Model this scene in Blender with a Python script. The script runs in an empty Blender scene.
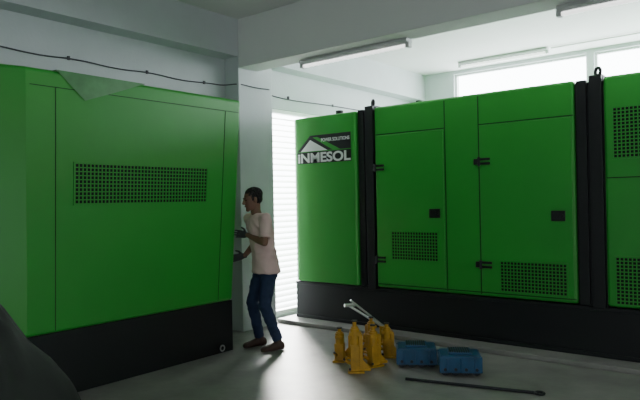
import bpy, bmesh, math, random
from mathutils import Vector, Matrix, Euler, noise
random.seed(3)
C = bpy.context
CLOSE = False
F = Vector((-0.6266, 0.7793, 0)); R = Vector((0.7793, 0.6266, 0)); Z = Vector((0,0,1))

# ------------------------------------------------------------ materials
def mat(name, col, rough=0.5, metal=0.0, noise_amt=0.0, nscale=4.0, bump=0.0, bscale=40.0, col2=None, spec=0.5, coat=0.0):
    m = bpy.data.materials.new(name); m.use_nodes = True
    nt = m.node_tree; b = nt.nodes['Principled BSDF']
    b.inputs['Base Color'].default_value = (*col, 1)
    b.inputs['Roughness'].default_value = rough
    b.inputs['Metallic'].default_value = metal
    b.inputs['Specular IOR Level'].default_value = spec
    b.inputs['Coat Weight'].default_value = coat
    tc = nt.nodes.new('ShaderNodeTexCoord')
    if noise_amt > 0 or col2:
        n = nt.nodes.new('ShaderNodeTexNoise'); n.inputs['Scale'].default_value = nscale
        n.inputs['Detail'].default_value = 8; n.inputs['Roughness'].default_value = 0.6
        nt.links.new(tc.outputs['Object'], n.inputs['Vector'])
        r = nt.nodes.new('ShaderNodeValToRGB')
        r.color_ramp.elements[0].position = 0.3; r.color_ramp.elements[1].position = 0.7
        c2 = col2 or tuple(c*(1-noise_amt) for c in col)
        r.color_ramp.elements[0].color = (*c2, 1); r.color_ramp.elements[1].color = (*col, 1)
        nt.links.new(n.outputs['Fac'], r.inputs['Fac']); nt.links.new(r.outputs['Color'], b.inputs['Base Color'])
    if bump > 0:
        n2 = nt.nodes.new('ShaderNodeTexNoise'); n2.inputs['Scale'].default_value = bscale
        n2.inputs['Detail'].default_value = 6
        nt.links.new(tc.outputs['Object'], n2.inputs['Vector'])
        bp = nt.nodes.new('ShaderNodeBump'); bp.inputs['Strength'].default_value = bump; bp.inputs['Distance'].default_value = 0.01
        nt.links.new(n2.outputs['Fac'], bp.inputs['Height']); nt.links.new(bp.outputs['Normal'], b.inputs['Normal'])
    return m
M_green = mat('green_paint', (0.031,0.33,0.034), 0.42, 0, 0.10, 1.2, 0.04, 6)
M_black = mat('black_paint', (0.006,0.007,0.009), 0.5, 0, 0.3, 3)
M_dark  = mat('dark_recess', (0.004,0.008,0.005), 0.8)
M_seam  = mat('panel_gap', (0.005,0.06,0.009), 0.8)
M_white = mat('white_ink', (0.8,0.82,0.8), 0.5)
M_wall  = mat('painted_plaster', (0.58,0.62,0.63), 0.75, 0, 0.10, 1.5, 0.15, 30)
M_ceil  = mat('ceiling_paint', (0.78,0.79,0.77), 0.8, 0, 0.05, 1.0, 0.1, 30)
M_floor = mat('concrete_floor', (0.34,0.325,0.305), 0.38, 0, 0.0, 2.6, 0.14, 25, col2=(0.21,0.20,0.19))
M_louv  = mat('white_louvre', (0.9,0.9,0.9), 0.5)
M_grey  = mat('window_frame_paint', (0.8,0.8,0.8), 0.4)
M_lamp  = mat('lamp_housing', (0.60,0.61,0.61), 0.45)
M_tube  = mat('lamp_tube_glass', (0.85,0.86,0.85), 0.25)
M_tube.node_tree.nodes['Principled BSDF'].inputs['Emission Color'].default_value=(1,1,.97,1)
M_tube.node_tree.nodes['Principled BSDF'].inputs['Emission Strength'].default_value=2.0
M_cable = mat('cable_rubber', (0.06,0.06,0.07), 0.6)
M_yellow= mat('yellow_paint', (0.62,0.33,0.02), 0.45, 0, 0.35, 12)
M_blue  = mat('blue_paint', (0.015,0.09,0.20), 0.4, 0, 0.3, 10)
M_steel = mat('steel', (0.55,0.55,0.55), 0.3, 0.9)
M_dsteel= mat('dark_steel', (0.04,0.04,0.045), 0.45, 0.6)
M_tarp  = mat('black_tarpaulin', (0.012,0.014,0.013), 0.6, 0, 0.3, 6, 0.3, 14)
M_skin  = mat('skin', (0.21,0.105,0.07), 0.55)
M_hair  = mat('hair', (0.012,0.010,0.010), 0.7, 0, 0.3, 60, 0.5, 120)
M_shirt = mat('pale_pink_cotton', (0.78,0.55,0.52), 0.85, 0, 0.12, 9, 0.2, 30)
M_jean  = mat('denim', (0.02,0.04,0.10), 0.85, 0, 0.35, 10, 0.2, 60)
M_shoe  = mat('brown_leather', (0.05,0.022,0.016), 0.6)
M_glove = mat('work_glove', (0.05,0.05,0.055), 0.8)
M_eye   = mat('eye', (0.02,0.015,0.01), 0.2)
M_lip   = mat('lips', (0.12,0.04,0.035), 0.5)
M_patch  = mat('pale_patch', (0.12,0.33,0.13), 0.3, 0, 0.3, 7)

# ------------------------------------------------------------ mesh builder
class MB:
    def __init__(s): s.v=[]; s.f=[]; s.m=[]; s.sm=[]
    def add(s, vs, fs, mi=0, smooth=False):
        o=len(s.v); s.v += [tuple(v) for v in vs]
        for f in fs: s.f.append([i+o for i in f]); s.m.append(mi); s.sm.append(smooth)
    def box(s, a, b, mi=0):
        x0,y0,z0=a; x1,y1,z1=b
        vs=[(x0,y0,z0),(x1,y0,z0),(x1,y1,z0),(x0,y1,z0),(x0,y0,z1),(x1,y0,z1),(x1,y1,z1),(x0,y1,z1)]
        s.add(vs,[(0,3,2,1),(4,5,6,7),(0,1,5,4),(1,2,6,5),(2,3,7,6),(3,0,4,7)],mi)
    def obox(s, c, size, rot, mi=0):
        c=Vector(c); h=Vector(size)/2; vs=[]
        for z in (-1,1):
            for x,y in ((-1,-1),(1,-1),(1,1),(-1,1)):
                vs.append(c + rot @ Vector((x*h.x,y*h.y,z*h.z)))
        s.add(vs,[(0,3,2,1),(4,5,6,7),(0,1,5,4),(1,2,6,5),(2,3,7,6),(3,0,4,7)],mi)
    def cyl(s, p1, p2, r1, r2=None, mi=0, seg=20, caps=True):
        p1=Vector(p1); p2=Vector(p2); r2=r1 if r2 is None else r2
        d=(p2-p1).normalized(); a=d.orthogonal().normalized(); b=d.cross(a)
        vs=[]
        for p,r in ((p1,r1),(p2,r2)):
            for i in range(seg):
                t=2*math.pi*i/seg; vs.append(p+(a*math.cos(t)+b*math.sin(t))*r)
        fs=[(i,(i+1)%seg,seg+(i+1)%seg,seg+i) for i in range(seg)]
        s.add(vs,fs,mi,True)
        if caps:
            s.add(vs[:seg],[tuple(reversed(range(seg)))],mi); s.add(vs[seg:],[tuple(range(seg))],mi)
    def torus(s, c, ax, R0, r, mi=0, seg=24, s2=8):
        c=Vector(c); ax=Vector(ax).normalized(); a=ax.orthogonal().normalized(); b=ax.cross(a); vs=[]
        for i in range(seg):
            t=2*math.pi*i/seg; d=a*math.cos(t)+b*math.sin(t)
            for j in range(s2):
                q=2*math.pi*j/s2; vs.append(c+d*(R0+r*math.cos(q))+ax*r*math.sin(q))
        fs=[(i*s2+j,((i+1)%seg)*s2+j,((i+1)%seg)*s2+(j+1)%s2,i*s2+(j+1)%s2) for i in range(seg) for j in range(s2)]
        s.add(vs,fs,mi,True)
    def prism(s, pts, z0, z1, mi=0):      # pts ccw in xy
        n=len(pts); vs=[(p[0],p[1],z0) for p in pts]+[(p[0],p[1],z1) for p in pts]
        s.add(vs,[tuple(reversed(range(n))),tuple(range(n,2*n))]+[(i,(i+1)%n,n+(i+1)%n,n+i) for i in range(n)],mi)
    def loft(s, rings, mi=0, seg=20, smooth=True, caps=True):
        vs=[]
        for c,a,b in rings:
            for i in range(seg):
                t=2*math.pi*i/seg; vs.append(Vector(c)+a*math.cos(t)+b*math.sin(t))
        fs=[]
        for k in range(len(rings)-1):
            for i in range(seg):
                fs.append((k*seg+i,k*seg+(i+1)%seg,(k+1)*seg+(i+1)%seg,(k+1)*seg+i))
        if caps:
            fs.append(tuple(reversed(range(seg)))); fs.append(tuple(range((len(rings)-1)*seg,len(rings)*seg)))
        s.add(vs,fs,mi,smooth)
    def ell(s, c, A, B, D, mi=0, seg=20, rng=12):
        c=Vector(c); vs=[c-D]
        for j in range(1,rng):
            ph=-math.pi/2+math.pi*j/rng
            for i in range(seg):
                t=2*math.pi*i/seg
                vs.append(c+(A*math.cos(t)+B*math.sin(t))*math.cos(ph)+D*math.sin(ph))
        vs.append(c+D); fs=[]
        for i in range(seg): fs.append((0,1+(i+1)%seg,1+i))
        for j in range(rng-2):
            for i in range(seg):
                a=1+j*seg+i; b=1+j*seg+(i+1)%seg; fs.append((a,b,b+seg,a+seg))
        o=1+(rng-2)*seg; last=len(vs)-1
        for i in range(seg): fs.append((o+i,o+(i+1)%seg,last))
        s.add(vs,fs,mi,True)
    def sph(s,c,r,mi=0): s.ell(c,Vector((r,0,0)),Vector((0,r,0)),Vector((0,0,r)),mi,14,10)
    def cap(s,p1,r1,p2,r2,mi=0):
        s.cyl(p1,p2,r1,r2,mi,16); s.sph(p1,r1,mi); s.sph(p2,r2,mi)
    def obj(s, name, mats, parent=None, bevel=0, fix=True):
        me=bpy.data.meshes.new(name); me.from_pydata(s.v,[],s.f)
        for m in mats: me.materials.append(m)
        for p,mi,sm in zip(me.polygons,s.m,s.sm): p.material_index=mi; p.use_smooth=sm
        if fix:
            bm=bmesh.new(); bm.from_mesh(me); bmesh.ops.recalc_face_normals(bm,faces=bm.faces); bm.to_mesh(me); bm.free()
        o=bpy.data.objects.new(name,me); C.collection.objects.link(o)
        if parent: o.parent=parent
        if bevel:
            b=o.modifiers.new('bevel','BEVEL'); b.width=bevel; b.segments=2; b.limit_method='ANGLE'
        return o
def empty(name, loc=(0,0,0)):
    e=bpy.data.objects.new(name,None); e.location=loc; C.collection.objects.link(e); return e
def boxobj(name,a,b,m,bevel=0,parent=None):
    k=MB(); k.box(a,b); return k.obj(name,[m],parent,bevel)

# ------------------------------------------------------------ room
XW=-5.6; XR=5.0; YN=-5.0; YB=9.75; H=3.78
boxobj('floor',(XW-.2,YN-.2,-.1),(XR+.2,YB+.2,0),M_floor)
boxobj('ceiling',(XW-.2,YN-.2,H),(XR+.2,YB+.2,H+.15),M_ceil)
LY0,LY1,LZ0,LZ1=5.80,7.10,0.04,2.82
k=MB()
k.box((XW-.2,YN-.2,0),(XW,LY0,H)); k.box((XW-.2,LY1,0),(XW,YB+.2,H))
k.box((XW-.2,LY0,LZ1),(XW,LY1,H)); k.box((XW-.2,LY0,0),(XW,LY1,LZ0))
k.obj('wall_left',[M_wall])
WZ0,WZ1=1.4,3.72
k=MB()
k.box((XW,YB,0),(XR,YB+.2,WZ0)); k.box((XW,YB,WZ1),(XR,YB+.2,H))
wins=[(-4.8,-2.6),(-2.5,-0.2),(-0.1,2.0),(2.1,4.3)]
xs=[XW]+[a for w in wins for a in w]+[XR]
for i in range(0,len(xs),2): k.box((xs[i],YB,WZ0),(xs[i+1],YB+.2,WZ1))
k.obj('wall_back',[M_wall])
for n,(a,b) in enumerate(wins):
    k=MB(); t=.03
    for x in (a,b-t): k.box((x,YB+.06,WZ0),(x+t,YB+.12,WZ1))
    for z in (WZ0,WZ1-t): k.box((a,YB+.065,z),(b,YB+.115,z+t))
    k.obj('window_%d'%(n+1),[M_grey])
DX0,DX1,DZ=0.2,1.05,2.2  # opening added behind the camera to let in sky fill, sized for exposure
k=MB()
k.box((XW,YN-.2,0),(DX0,YN,H)); k.box((DX1,YN-.2,0),(XR,YN,H)); k.box((DX0,YN-.2,DZ),(DX1,YN,H))
k.obj('wall_front',[M_wall])
RY0,RY1=-0.8,0.2  # unseen right-wall gap, added as a second source of fill
k=MB()
k.box((XR,YN-.2,0),(XR+.2,RY0,H)); k.box((XR,RY1,0),(XR+.2,YB+.2,H)); k.box((XR,RY0,DZ),(XR+.2,RY1,H))
k.obj('wall_right',[M_wall])
boxobj('trim_1',(XW,YN,3.33),(-5.36,5.14,H),M_wall,0.0)
boxobj('trim_2',(XW,5.73,3.33),(-5.36,YB,H),M_wall,0.0)
boxobj('wall_column',(XW,5.14,0),(-5.36,5.73,H),M_wall,0.01)
boxobj('ceiling_beam',(-5.36,5.14,3.19),(XR,5.46,H),M_ceil,0.01)
boxobj('concrete_plinth',(-5.42,5.80,0),(3.2,8.3,0.05),M_floor,0.01)
k=MB()
ft=.05
k.box((XW-.12,LY0,LZ0),(XW-.02,LY0+ft,LZ1)); k.box((XW-.12,LY1-ft,LZ0),(XW-.02,LY1,LZ1))
k.box((XW-.12,LY0,LZ0),(XW-.02,LY1,LZ0+ft)); k.box((XW-.12,LY0,LZ1-ft),(XW-.02,LY1,LZ1))
z=LZ0+.09
while z<LZ1-.06:
    k.obox((XW-.07,(LY0+LY1)/2,z),(.070,LY1-LY0-.06,.006),Matrix.Rotation(math.radians(24),3,'Y'))
    z+=.078
k.obj('window_louvre',[M_louv])

def curve(name,pts,r,m,parent=None,smooth=True):
    cu=bpy.data.curves.new(name,'CURVE'); cu.dimensions='3D'; cu.bevel_depth=r; cu.bevel_resolution=3
    sp=cu.splines.new('POLY' if not smooth else 'NURBS'); sp.points.add(len(pts)-1)
    for p,q in zip(sp.points,pts): p.co=(*q,1)
    if smooth: sp.order_u=3; sp.use_endpoint_u=True
    cu.materials.append(m)
    o=bpy.data.objects.new(name,cu); C.collection.objects.link(o)
    if parent: o.parent=parent
    return o
cab=empty('wall_cable')
pts=[]; y=-1.0; i=0
while y<5.0:
    pts.append((XW+.014,y,3.0+(0.0 if i%2==0 else -.03))); y+=.42; i+=1
pts+= [(XW+.014,5.10,3.0),(-5.348,5.13,3.0),(-5.345,5.4,2.98),(-5.345,5.74,3.0),(XW+.014,5.76,3.0),(XW+.014,6.3,2.96),(XW+.014,7.3,3.0),(XW+.014,8.6,3.0)]
curve('cable_run',pts,.007,M_cable,cab)
k=MB()
for yy in (-.6,.4,1.3,2.2,3.1,4.0,4.8,6.3,7.3): k.box((XW,yy-.01,2.98),(XW+.022,yy+.01,3.015))
k.obj('cable_clips',[M_cable],cab)

def lamp(x0,y,z,L):
    e=empty('fluorescent_lamp',(x0+L/2,y,z))
    k=MB(); h=L/2
    pr=[(-.045,.03),(.045,.03),(.06,.0),(.03,-.022),(-.03,-.022),(-.06,.0)]
    n=len(pr); vs=[(-h,a,b) for a,b in pr]+[(h,a,b) for a,b in pr]
    k.add(vs,[tuple(range(n)),tuple(reversed(range(n,2*n)))]+[(i,n+i,n+(i+1)%n,(i+1)%n) for i in range(n)],0)
    k.box((-h-.01,-.03,-.06),(-h+.03,.03,.0),0); k.box((h-.03,-.03,-.06),(h+.01,.03,.0),0)
    k.obj('housing',[M_lamp],e)
    k=MB(); k.cyl((-h+.02,0,-.04),(h-.02,0,-.04),.016); k.obj('tube',[M_tube],e)
lamp(-4.55,5.38,3.155,1.42)
lamp(-1.66,5.38,3.155,1.42)
lamp(-4.42,9.2,H-.035,1.42)
cab2=empty('ceiling_conduit')
k=MB(); k.cyl((-2.95,9.2,H-.02),(XR,9.2,H-.02),.012); k.obj('conduit_pipe',[M_grey],cab2)

def mesh_grille(k, fn, u0,u1,z0,z1, pitch=.034, bar=.0046):
    n1=round((u1-u0)/pitch); n2=round((z1-z0)/pitch)
    fn(u0,u1,z0,z1,-.01,.002,1)
    for i in range(n1+1):
        u=u0+(u1-u0)*i/n1; fn(u-bar,u+bar,z0,z1,.001,.007,0)
    for j in range(n2+1):
        z=z0+(z1-z0)*j/n2; fn(u0,u1,z-bar,z+bar,.001,.0075,0)
    for a,b,c,d in ((u0-.012,u1+.012,z0-.012,z0),(u0-.012,u1+.012,z1,z1+.012),(u0-.012,u0,z0,z1),(u1,u1+.012,z0,z1)):
        fn(a,b,c,d,-.001,.009,0)

# ------------------------------------------------------------ right generator
g=empty('diesel_generator',(-2,6.9,0.05))
def P(o): o.parent=g; o.matrix_parent_inverse=Matrix.Translation((2,-6.9,-0.05)); return o
Y0=6.05; Y1=7.9; ZT=2.66; ZB=0.53
k=MB(); k.box((-5.30,Y0+.01,0.05),(2.9,Y1,ZB-.01)); 
k.box((-5.30,Y0-.005,ZB-.05),(2.9,Y0+.02,ZB-.01)); k.box((-5.30,Y0-.005,.05),(2.9,Y0+.02,.09))
P(k.obj('base_skid',[M_black],None,.006))
def hood(x0,x1):
    k=MB(); r=.10; pts=[]
    def arc(cx,cy,a0,a1):
        for i in range(7):
            a=math.radians(a0+(a1-a0)*i/6); pts.append((cx+r*math.cos(a),cy+r*math.sin(a)))
    arc(x0+r,Y0-.03+r,180,270); pts.append((x1-.02,Y0-.03)); pts.append((x1,Y0)); pts.append((x1,Y1)); arc(x0+r,Y1-r,90,180)
    k.prism(pts,ZB,ZT-.02)
    return k.obj('end_hood',[M_green],None,.04)
P(hood(-5.30,-4.27)) 
k=MB()
for xa,xb in ((-4.27,-4.02),(-1.74,-1.48),(0.75,1.0)):
    k.box((xa,Y0+.03,ZB-.02),(xb,Y1-.02,ZT-.03),0)
    w=.12
    k.box((xb-w,Y0-.02,ZB-.02),(xb-.01,Y0+.06,ZT+.02),0); k.box((xa+.02,Y0-.005,ZB),(xb-w-.03,Y0+.04,ZT-.01),0)
    k.torus((xb-w/2,Y0+.08,ZT+.065),(.8,1,0),.036,.016,0)
    k.box((xb-w,Y0+.02,ZT-.03),(xb-.01,Y0+.16,ZT+.03),0)
P(k.obj('lifting_posts',[M_black],None,.005))
k=MB(); k.box((-4.02,Y0,ZB),(-1.74,Y1,ZT)); k.box((-1.48,Y0,ZB),(0.75,Y1,ZT+.0)); k.box((1.0,Y0,ZB),(2.9,Y1,ZT))
P(k.obj('canopy',[M_green],None,.025))
k=MB()
def seam_v(x,z0,z1): k.box((x-.005,Y0-.003,z0),(x+.005,Y0+.002,z1),0)
def seam_h(x0,x1,z): k.box((x0,Y0-.003,z-.005),(x1,Y0+.002,z+.005),0)
seam_v(-3.10,ZB+.02,ZT-.03); seam_v(-2.71,ZB+.02,ZT-.03)
seam_h(-4.0,-3.10,2.33); seam_h(-2.71,-1.75,2.33)
seam_h(-4.0,-1.75,ZB+.04)
seam_v(-.9,ZB+.02,ZT-.03); seam_h(-1.46,-.9,1.72)
P(k.obj('panel_seams',[M_seam]))
k=MB()
k.box((-3.99,Y0-.018,ZB+.06),(-3.115,Y0-.004,2.315)); k.box((-2.695,Y0-.018,ZB+.06),(-1.765,Y0-.004,2.315))
P(k.obj('doors',[M_green],None,.006))
Yd=Y0-.018
k=MB()
def fy(y): return lambda a,b,c,d,o0,o1,mi: k.box((a,y-o1,c),(b,y-o0,d),mi)
mesh_grille(k,fy(Yd),-3.79,-3.20,.87,1.19)
mesh_grille(k,fy(Yd),-2.49,-1.83,.60,.905)
mesh_grille(k,fy(Y0),-1.40,-.95,.56,.99)
mesh_grille(k,fy(Y0),-1.40,-.95,1.90,2.36)
P(k.obj('vent_grilles',[M_green,M_dark]))
k=MB()
for hx,hz in ((-4.0,1.94),(-4.0,0.86),(-2.70,1.94),(-2.70,0.86)):
    k.cyl((hx,Yd-.012,hz-.045),(hx,Yd-.012,hz+.045),.014)
    k.box((hx-.06,Yd-.006,hz-.03),(hx-.01,Yd+.01,hz+.03)); k.box((hx+.01,Yd-.01,hz-.035),(hx+.12,Yd+.002,hz-.01)); k.box((hx+.01,Yd-.01,hz+.01),(hx+.12,Yd+.002,hz+.035))
for hx,hz in ((-3.23,1.40),(-1.90,1.37)):
    k.box((hx-.065,Yd-.012,hz-.05),(hx+.065,Yd+.002,hz+.05)); k.box((hx-.045,Yd-.022,hz-.03),(hx+.02,Yd-.01,hz+.03)); k.cyl((hx+.04,Yd-.02,hz),(hx+.04,Yd-.01,hz),.015)
P(k.obj('hinges_and_handles',[M_black],None,.003))
k=MB()
k.cyl((-4.75,6.35,ZT-.03),(-4.75,6.35,ZT+.07),.05); k.cyl((-3.55,6.3,ZT),(-3.55,6.3,ZT+.05),.035)
k.box((-3.4,6.25,ZT),(-3.15,6.45,ZT+.03))
P(k.obj('roof_fittings',[M_black],None,.004))
Yl=Y0-.033
k=MB()
def poly(pts,mi,dy=0): k.add([(x,Yl-dy,z) for x,z in pts],[tuple(range(len(pts)))],mi)
k.box((-5.20,Yl,2.045),(-4.34,Yl+.004,2.19),0)
poly([(-5.20,2.20),(-4.98,2.40),(-4.34,2.40),(-4.34,2.20)],0,.001)
poly([(-5.14,2.20),(-4.98,2.345),(-4.70,2.20)],1,.002)
poly([(-4.62,2.20),(-4.94,2.375),(-4.86,2.375),(-4.5,2.20)],2,.002)
P(k.obj('logo_plate',[M_black,M_white,M_green],None,0,False))
def text(s,x,z,size,width,name,m,off=0.0):
    cu=bpy.data.curves.new(name,'FONT'); cu.body=s; cu.size=size; cu.extrude=.001; cu.offset=off; cu.materials.append(m)
    o=bpy.data.objects.new(name,cu); C.collection.objects.link(o)
    C.view_layer.update(); w=o.dimensions.x
    M=Matrix.Translation((x,Yl-.005,z)) @ Matrix.Rotation(math.pi/2,4,'X') @ Matrix.Diagonal((width/w,1,1,1))
    o.parent=g; o.matrix_parent_inverse=Matrix.Translation((2,-6.9,-0.05)); o.matrix_basis=M
text('iNMESOL',-5.19,2.06,.165,.84,'logo_letters',M_white,.005)
text('POWER SOLUTIONS',-4.80,2.31,.06,.44,'logo_tagline',M_white,.001)

# ------------------------------------------------------------ left generator
g2=empty('diesel_generator.001',(-5.1,3,0))
def Q(o): o.parent=g2; o.matrix_parent_inverse=Matrix.Translation((5.1,-3,0)); return o
X0=-4.79; SH=.083
def shear(k): k.v=[(x,y+max(0,z-.53)*SH*max(0,min(1,(y-1.9)/2.5)),z) for x,y,z in k.v]
k=MB(); k.prism([(X0,2.27),(X0,4.45),(-5.52,4.45),(-5.52,-.6),(-5.02,-.6),(-4.98,1.6)],.53,2.67); shear(k); Q(k.obj('canopy',[M_green],None,.03))
k=MB(); pb=[(X0+.0,2.27),(X0+.0,4.45),(-5.52,4.45),(-5.52,-.6),(-5.02,-.6),(-4.98,1.6)]
k.prism([(x+(-.012 if x>-5.4 else 0),y) for x,y in pb],0.0,.53)
k.cyl((X0-.02,4.28,.055),(X0+.012,4.28,.055),.035,mi=0)
k.torus((X0+.012,4.28,.055),(1,0,0),.028,.008,1)
Q(k.obj('base_skid',[M_black,M_steel],None,.008))
k=MB()
def sv(y,z0,z1,w=.003): k.box((X0-.002,y-w,z0),(X0+.003,y+w,z1),0)
def shh(y0,y1,z): k.box((X0-.002,y0,z-.003),(X0+.003,y1,z+.003),0)
sv(2.50,.55,2.53); sv(4.24,.55,2.53); shh(2.3,4.42,2.53)
shear(k); Q(k.obj('panel_seams',[M_seam]))
k=MB()
def fx_(a,b,c,d,o0,o1,mi): k.box((X0+o0,a,c),(X0+o1,b,d),mi)
mesh_grille(k,fx_,2.66,4.03,1.575,1.915)
shear(k); Q(k.obj('vent_grille',[M_green,M_dark]))
k=MB(); fx=X0+.006  # lighter green patch folded over the canopy's top front edge
k.add([(fx-.25,2.50,2.682),(fx-.25,3.4,2.682),(fx,2.50,2.675),(fx+.004,3.30,2.675),(fx+.004,2.74,2.45),(fx+.004,2.95,2.53)],
      [(0,2,3,1),(2,4,5,3)],0)
shear(k); Q(k.obj('pale_patch',[M_patch],None,0,False))

# ------------------------------------------------------------ man
O=Vector((-4.56,4.70,0))-R*.035
def L(x,y,z): return O+R*x+F*y+Z*z
fdir=(R*-.84+F*-.54).normalized(); ldir=Z.cross(fdir).normalized()
def remesh(mb,name,mats,vox,sm=4,it=.5,wr=0.0,ws=9.0):
    o=mb.obj(name,mats)
    m=o.modifiers.new('r','REMESH'); m.mode='VOXEL'; m.voxel_size=vox; m.use_smooth_shade=True
    s=o.modifiers.new('s','SMOOTH'); s.iterations=sm; s.factor=it
    dg=C.evaluated_depsgraph_get(); me=bpy.data.meshes.new_from_object(o.evaluated_get(dg))
    bpy.data.objects.remove(o); me.materials.clear()
    for q in mats: me.materials.append(q)
    if wr>0:
        nn=[v.normal.copy() for v in me.vertices]
        for v,n in zip(me.vertices,nn):
            p=v.co; q=Vector((p.x*ws,p.y*ws,p.z*ws*1.6+p.x*4))
            a=1-abs(noise.noise(q))*2
            v.co=p+n*wr*(a-.4)
    for p in me.polygons: p.use_smooth=True; p.material_index=0
    o=bpy.data.objects.new(name,me); C.collection.objects.link(o); return o
def limb(k,pts,flat=1.0):
    for (p,r),(q,s) in zip(pts[:-1],pts[1:]): k.cap(p,r,q,s)
shL=L(.075,-.14,1.385); shR=L(-.13,.13,1.385)
elL=L(.06,-.21,1.14); wrL=L(-.135,-.035,1.215)
elR=L(-.06,.24,1.13); wrR=L(-.185,.10,.985)
hipL=L(.095,-.06,.87); hipR=L(.01,.07,.87)
knL=L(.04,-.12,.48); anL=L(.17,-.09,.11)
knR=L(-.11,.07,.48); anR=L(-.04,.12,.10)
neck=L(-.035,-.005,1.43); headc=L(-.078,-.03,1.592)
parts=[]
k=MB()
limb(k,[(L(.0,0,1.34),.06),(neck,.056),(L(-.055,-.02,1.52),.052)])
for sh,el,wr in ((shL,elL,wrL),(shR,elR,wrR)):
    mid=el.lerp(wr,.3)
    limb(k,[(sh,.050),(sh.lerp(el,.5),.045),(el,.038),(mid,.040),(wr,.026)])
    limb(k,[(L(0,0,1.32),.07),(sh,.045)])
limb(k,[(L(0,0,1.32),.08),(L(.05,0,.95),.08)])
for hp,kn,an in ((hipL,knL,anL),(hipR,knR,anR)): limb(k,[(L(.05,0,.95),.06),(hp,.06),(kn,.046),(an,.036)])
parts.append(remesh(k,'man_body',[M_skin],.009,3))
k=MB()
def ring(c,w,d): return (c,ldir*w,fdir*d)
k.loft([ring(L(.055,.0,.81),.188,.142),ring(L(.05,0,.90),.178,.132),ring(L(.035,0,1.02),.164,.118),ring(L(.015,0,1.15),.170,.120),
        ring(L(.0,0,1.27),.182,.122),ring(L(-.01,0,1.34),.180,.108),ring(L(-.02,0,1.40),.135,.088),ring(L(-.025,0,1.44),.075,.066)],seg=28)
for sh,el in ((shL,elL),(shR,elR)):
    limb(k,[(L(-.01,0,1.36),.065),(sh,.062)])
    e=sh.lerp(el,.78); k.sph(sh,.062); k.cyl(sh,e,.062,.066)
parts.append(remesh(k,'man_shirt',[M_shirt],.008,2,.5,.012,7))
k=MB()
k.loft([ring(L(.055,0,.86),.140,.098),ring(L(.055,0,.82),.160,.112),ring(L(.055,0,.77),.158,.112)],seg=28)
for hp,kn,an in ((hipL,knL,anL),(hipR,knR,anR)):
    h2=hp-Z*.05
    limb(k,[(h2,.088),(hp.lerp(kn,.45),.080),(kn,.064),(kn.lerp(an,.35),.060)])
    k.cyl(kn.lerp(an,.35),an+Z*.0,.060,.052)
parts.append(remesh(k,'man_trousers',[M_jean],.008,2,.5,.008,10))
k=MB()
for an,d in ((anL,(R*-.85+F*-.5).normalized()),(anR,(R*-.85+F*-.5).normalized())):
    sd=Z.cross(d); b=Vector((an.x,an.y,0))
    k.loft([(b-d*.07+Z*.04,sd*.032,Z*.038),(b-d*.03+Z*.05,sd*.040,Z*.050),(b+d*.04+Z*.045,sd*.042,Z*.045),(b+d*.11+Z*.034,sd*.047,Z*.034),(b+d*.17+Z*.028,sd*.040,Z*.028),(b+d*.195+Z*.022,sd*.02,Z*.018)])
    k.cyl(b+Z*.04,b+Z*.12,.045,.042)
parts.append(remesh(k,'man_shoes',[M_shoe],.007,2))
def hand(k,w,d,n,th):
    d=d.normalized(); n=(n-d*n.dot(d)).normalized(); s=d.cross(n).normalized()
    if s.dot(th)<0: s=-s
    k.loft([(w-d*.02,s*.027,n*.022),(w+d*.01,s*.028,n*.018),(w+d*.04,s*.038,n*.016),(w+d*.085,s*.041,n*.014),(w+d*.095,s*.036,n*.011)])
    for i,(off,ln) in enumerate(((.031,.072),(.010,.080),(-.011,.075),(-.031,.060))):
        p=w+d*.088+s*off; a=(d+s*(off*2.5)+n*.10).normalized(); q=p+a*ln*.45
        a2=(a+n*.30).normalized(); r=q+a2*ln*.32; a3=(a2+n*.4).normalized(); t=r+a3*ln*.25
        limb(k,[(p,.0095),(q,.0088),(r,.008),(t,.007)])
    p=w+d*.03+s*.028; q=p+(d*.55+s*.8).normalized()*.038; r=q+(d*.85+s*.4+n*.2).normalized()*.034
    limb(k,[(p,.013),(q,.0105),(r,.0085)])
k=MB()
hand(k,wrL,Vector((-4.90,4.550,1.235))-wrL,Vector((0,-1,0)),Z)
hand(k,wrR,Vector((-4.91,4.525,.95))-wrR,Vector((.2,-1,0)),Z)
parts.append(remesh(k,'man_gloves',[M_glove],.0045,1))
hf=(R*-.88+F*-.42-Z*.15).normalized(); hl=Z.cross(hf).normalized(); hu=hf.cross(hl).normalized()
def HP(a,b,c): return headc+hf*a+hl*b+hu*c
k=MB()
k.ell(HP(-.012,0,.025),hf*.096,hl*.074,hu*.092)
k.loft([(HP(.018,0,-.112),hl*.030,hf*.035),(HP(.016,0,-.098),hl*.044,hf*.060),(HP(.012,0,-.065),hl*.057,hf*.075),(HP(.008,0,-.02),hl*.066,hf*.082),(HP(0,0,.03),hl*.07,hf*.085)])
k.cap(HP(.088,0,.012),.009,HP(.104,0,-.028),.014); k.sph(HP(.092,.012,-.032),.009); k.sph(HP(.092,-.012,-.032),.009)
k.cap(HP(.083,-.03,.022),.010,HP(.083,.03,.022),.010)
k.sph(HP(.066,0,-.100),.022)
for sg in (1,-1): k.ell(HP(-.008,sg*.076,-.008),hf*.019,hl*.009,hu*.032)
k.cap(HP(-.03,0,-.06),.050,L(-.045,-.01,1.46),.053)
parts.append(remesh(k,'man_head',[M_skin],.005,3))
k=MB()
for sg in (1,-1): k.ell(HP(.080,sg*.030,.004),hf*.009,hl*.013,hu*.006,0); k.cap(HP(.090,sg*.018,.024),.0045,HP(.083,sg*.045,.024),.0035,1)
k.ell(HP(.088,0,-.062),hf*.006,hl*.024,hu*.006,2)
parts.append(k.obj('man_face_features',[M_eye,M_hair,M_lip]))
k=MB()
k.ell(HP(-.026,0,.048),hf*.097,hl*.078,hu*.079); k.ell(HP(-.050,0,.005),hf*.060,hl*.075,hu*.070)
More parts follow.
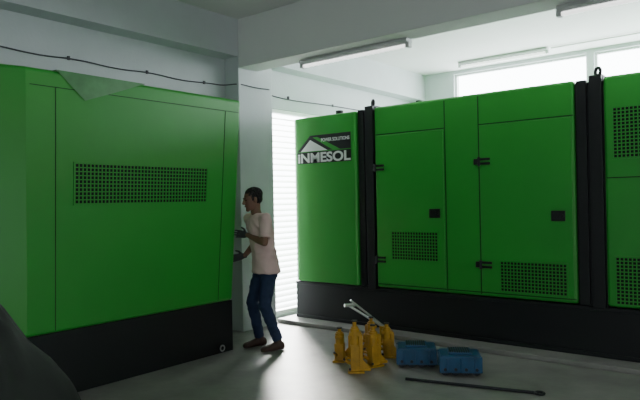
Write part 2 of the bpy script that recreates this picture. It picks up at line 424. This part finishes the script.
for sg in (1,-1): k.ell(HP(.012,sg*.068,.02),hf*.014,hl*.010,hu*.03)
parts.append(remesh(k,'man_hair',[M_hair],.005,1,.5,.010,45))
bpy.ops.object.select_all(action='DESELECT')
for p in parts: p.select_set(True)
C.view_layer.objects.active=parts[0]; bpy.ops.object.join()
man=C.view_layer.objects.active; man.name='man'

# ------------------------------------------------------------ floor things
def G(p,y):
    yh=202-.02*(p-320); d=610*1.55/(y-yh); return F*d+R*((p-320)/610*d)
def toe_jack(p,y,rz,h):
    e=empty('hydraulic_toe_jack',G(p,y)); e.rotation_euler=(0,0,rz)
    k=MB()
    k.box((-.075,-.06,0),(.075,.06,.018)); k.box((-.05,-.045,.018),(.03,.045,h*.55))
    k.cyl((-.01,0,h*.5),(-.01,0,h*.86),.042); k.cyl((-.01,0,h*.86),(-.01,0,h*.90),.032)
    k.cyl((-.01,0,h*.9),(-.01,0,h),.018)
    k.box((.03,-.03,.02),(.062,.03,h*.75)); k.box((.05,-.035,.02),(.13,.035,.045))
    k.box((-.06,-.035,h*.72),(.05,.035,h*.80))
    for s in (-1,1): k.add([(.05,s*.03,.045),(.12,s*.03,.045),(.05,s*.03,.12),(.05,s*.02,.045),(.12,s*.02,.045),(.05,s*.02,.12)],[(0,1,2),(5,4,3),(0,3,4,1),(1,4,5,2),(2,5,3,0)])
    k.cyl((-.05,.03,.07),(-.10,.03,.10),.016); 
    k.obj('jack_body',[M_yellow],e,.004)
    k=MB(); k.cyl((-.01,0,h),(-.01,0,h+.012),.026); k.cyl((-.10,.03,.10),(-.12,.03,.112),.009); k.cyl((-.055,-.05,.04),(-.055,-.056,.04),.012)
    k.obj('jack_fittings',[M_dsteel],e)
    return e
toe_jack(353,372,.6,.46); toe_jack(337,361,2.0,.32); toe_jack(371,366,1.2,.38); toe_jack(385,357,.6,.33); toe_jack(352,358,3.4,.30); toe_jack(368,353,2.8,.36)
e=empty('hydraulic_hand_pump',G(372,343))
k=MB(); k.box((-.16,-.05,0),(.16,.05,.03)); k.cyl((-.13,0,.06),(.12,0,.06),.04); k.box((.08,-.03,.03),(.14,.03,.20))
k.obj('pump_body',[M_yellow],e,.004)
k=MB(); k.cyl((.11,0,.19),(-.22,-.18,.42),.013); k.cyl((.11,.02,.19),(-.10,-.30,.50),.011); k.cyl((-.24,-.22,.42),(-.17,-.12,.42),.02); k.obj('pump_lever',[M_steel],e)
def skate(p,y,rz):
    e=empty('machine_skate',G(p,y)); e.rotation_euler=(0,0,rz)
    k=MB(); w,dp,h=.185,.13,.19
    for s in (-1,1): k.box((-w,s*dp-.012,.03),(w,s*dp+.012,h-.02))
    k.box((-w+.01,-dp,h-.035),(w-.01,dp,h-.01)); k.box((-.10,-.10,h-.01),(.10,.10,h+.01))
    k.box((-w,-dp,.09),(-w+.02,dp,h-.03)); k.box((w-.02,-dp,.09),(w,dp,h-.03))
    for s in (-1,1):
        for x in (-.12,0,.12): k.box((x-.008,s*dp-.02,.04),(x+.008,s*dp+.02,h-.03))
    k.obj('frame',[M_blue],e,.004)
    k=MB()
    for x in (-.135,-.045,.045,.135):
        k.cyl((x,-dp+.02,.042),(x,dp-.02,.042),.042); k.cyl((x,-dp-.02,.06),(x,dp+.02,.06),.014)
    k.obj('rollers',[M_dsteel],e)
    k=MB(); 
    for i in range(9): k.box((-.09+i*.02,-.09,h+.01),(-.08+i*.02,.09,h+.016))
    k.obj('top_pad',[M_dsteel],e)
skate(413,364,.55); skate(456,372,.55)
e=empty('steel_tow_bar',G(455,384))
a=G(402,380)-e.location; b=G(530,394)-e.location
k=MB(); k.cyl(a+Z*.013,b+Z*.013,.012); k.torus(b+Z*.013+(b-a).normalized()*.04,(0,0,1),.035,.01); k.obj('bar',[M_dsteel],e)

e=empty('black_tarpaulin_heap',(-3.30,1.28,0))
k=MB(); n1,n2=64,26; vs=[]
for j in range(n2):
    f=j/(n2-1); z=1.13*(1-f)**.9
    for i in range(n1):
        t=2*math.pi*i/n1
        r=.04+.68*f**.85+ .05*f*math.sin(t*7+f*3)+.03*f*math.sin(t*13+1.3)+.08*f*noise.noise(Vector((math.cos(t)*2,math.sin(t)*2,f*3)))
        vs.append((r*math.cos(t)*.8,r*math.sin(t)*1.1,max(0,z+.05*noise.noise(Vector((math.cos(t)*3,math.sin(t)*3,f*5))) if j<n2-1 else 0)))
fs=[(j*n1+i,j*n1+(i+1)%n1,(j+1)*n1+(i+1)%n1,(j+1)*n1+i) for j in range(n2-1) for i in range(n1)]
fs.append(tuple(range(n1)))
k.add(vs,fs,0,True); o=k.obj('tarpaulin',[M_tarp],e)

# ------------------------------------------------------------ light
w=bpy.data.worlds.new('World'); C.scene.world=w; w.use_nodes=True
bg=w.node_tree.nodes['Background']; bg.inputs['Color'].default_value=(.90,.97,1,1); bg.inputs['Strength'].default_value=14.0
def portal(name,loc,rot,sx,sy):
    l=bpy.data.lights.new(name,'AREA'); l.shape='RECTANGLE'; l.size=sx; l.size_y=sy; l.cycles.is_portal=True
    o=bpy.data.objects.new(name,l); o.location=loc; o.rotation_euler=rot; C.collection.objects.link(o)
portal('daylight_back',(-.2,YB+.21,(WZ0+WZ1)/2),(math.radians(-90),0,0),9.4,WZ1-WZ0)
portal('daylight_louvre',(XW-.21,(LY0+LY1)/2,(LZ0+LZ1)/2),(0,math.radians(-90),0),2.8,1.3)
portal('added_fill_front',((DX0+DX1)/2,YN-.21,DZ/2),(math.radians(90),0,0),DX1-DX0,DZ)  # portal for the added front fill opening
portal('added_fill_right',(XR+.21,(RY0+RY1)/2,DZ/2),(0,math.radians(90),0),DZ,RY1-RY0)  # portal for the added right-wall fill gap
sl=bpy.data.lights.new('sun','SUN'); sl.energy=15; sl.angle=math.radians(14); sl.color=(1,.97,.9)
so=bpy.data.objects.new('sun',sl); C.collection.objects.link(so); so.location=(-12,12,9)
so.rotation_euler=Vector((.56,-.58,-.45)).to_track_quat('-Z','Y').to_euler()

# ------------------------------------------------------------ camera
cam=bpy.data.cameras.new('camera'); cam.sensor_width=36; cam.lens=36*610/640
co=bpy.data.objects.new('camera',cam); C.collection.objects.link(co)
th=.02; fw=(F+Z*.0033).normalized(); up0=R.cross(fw).normalized()
cr=(R*math.cos(th)-up0*math.sin(th)); cu=(up0*math.cos(th)+R*math.sin(th))
m=Matrix((cr,cu,-fw)).transposed().to_4x4(); m.translation=(0,0,1.55)
co.matrix_world=m; C.scene.camera=co
if CLOSE:
    s=2.2; cam.lens*=s; cam.shift_x=(330-320)/640*s; cam.shift_y=(200-280)/640*s
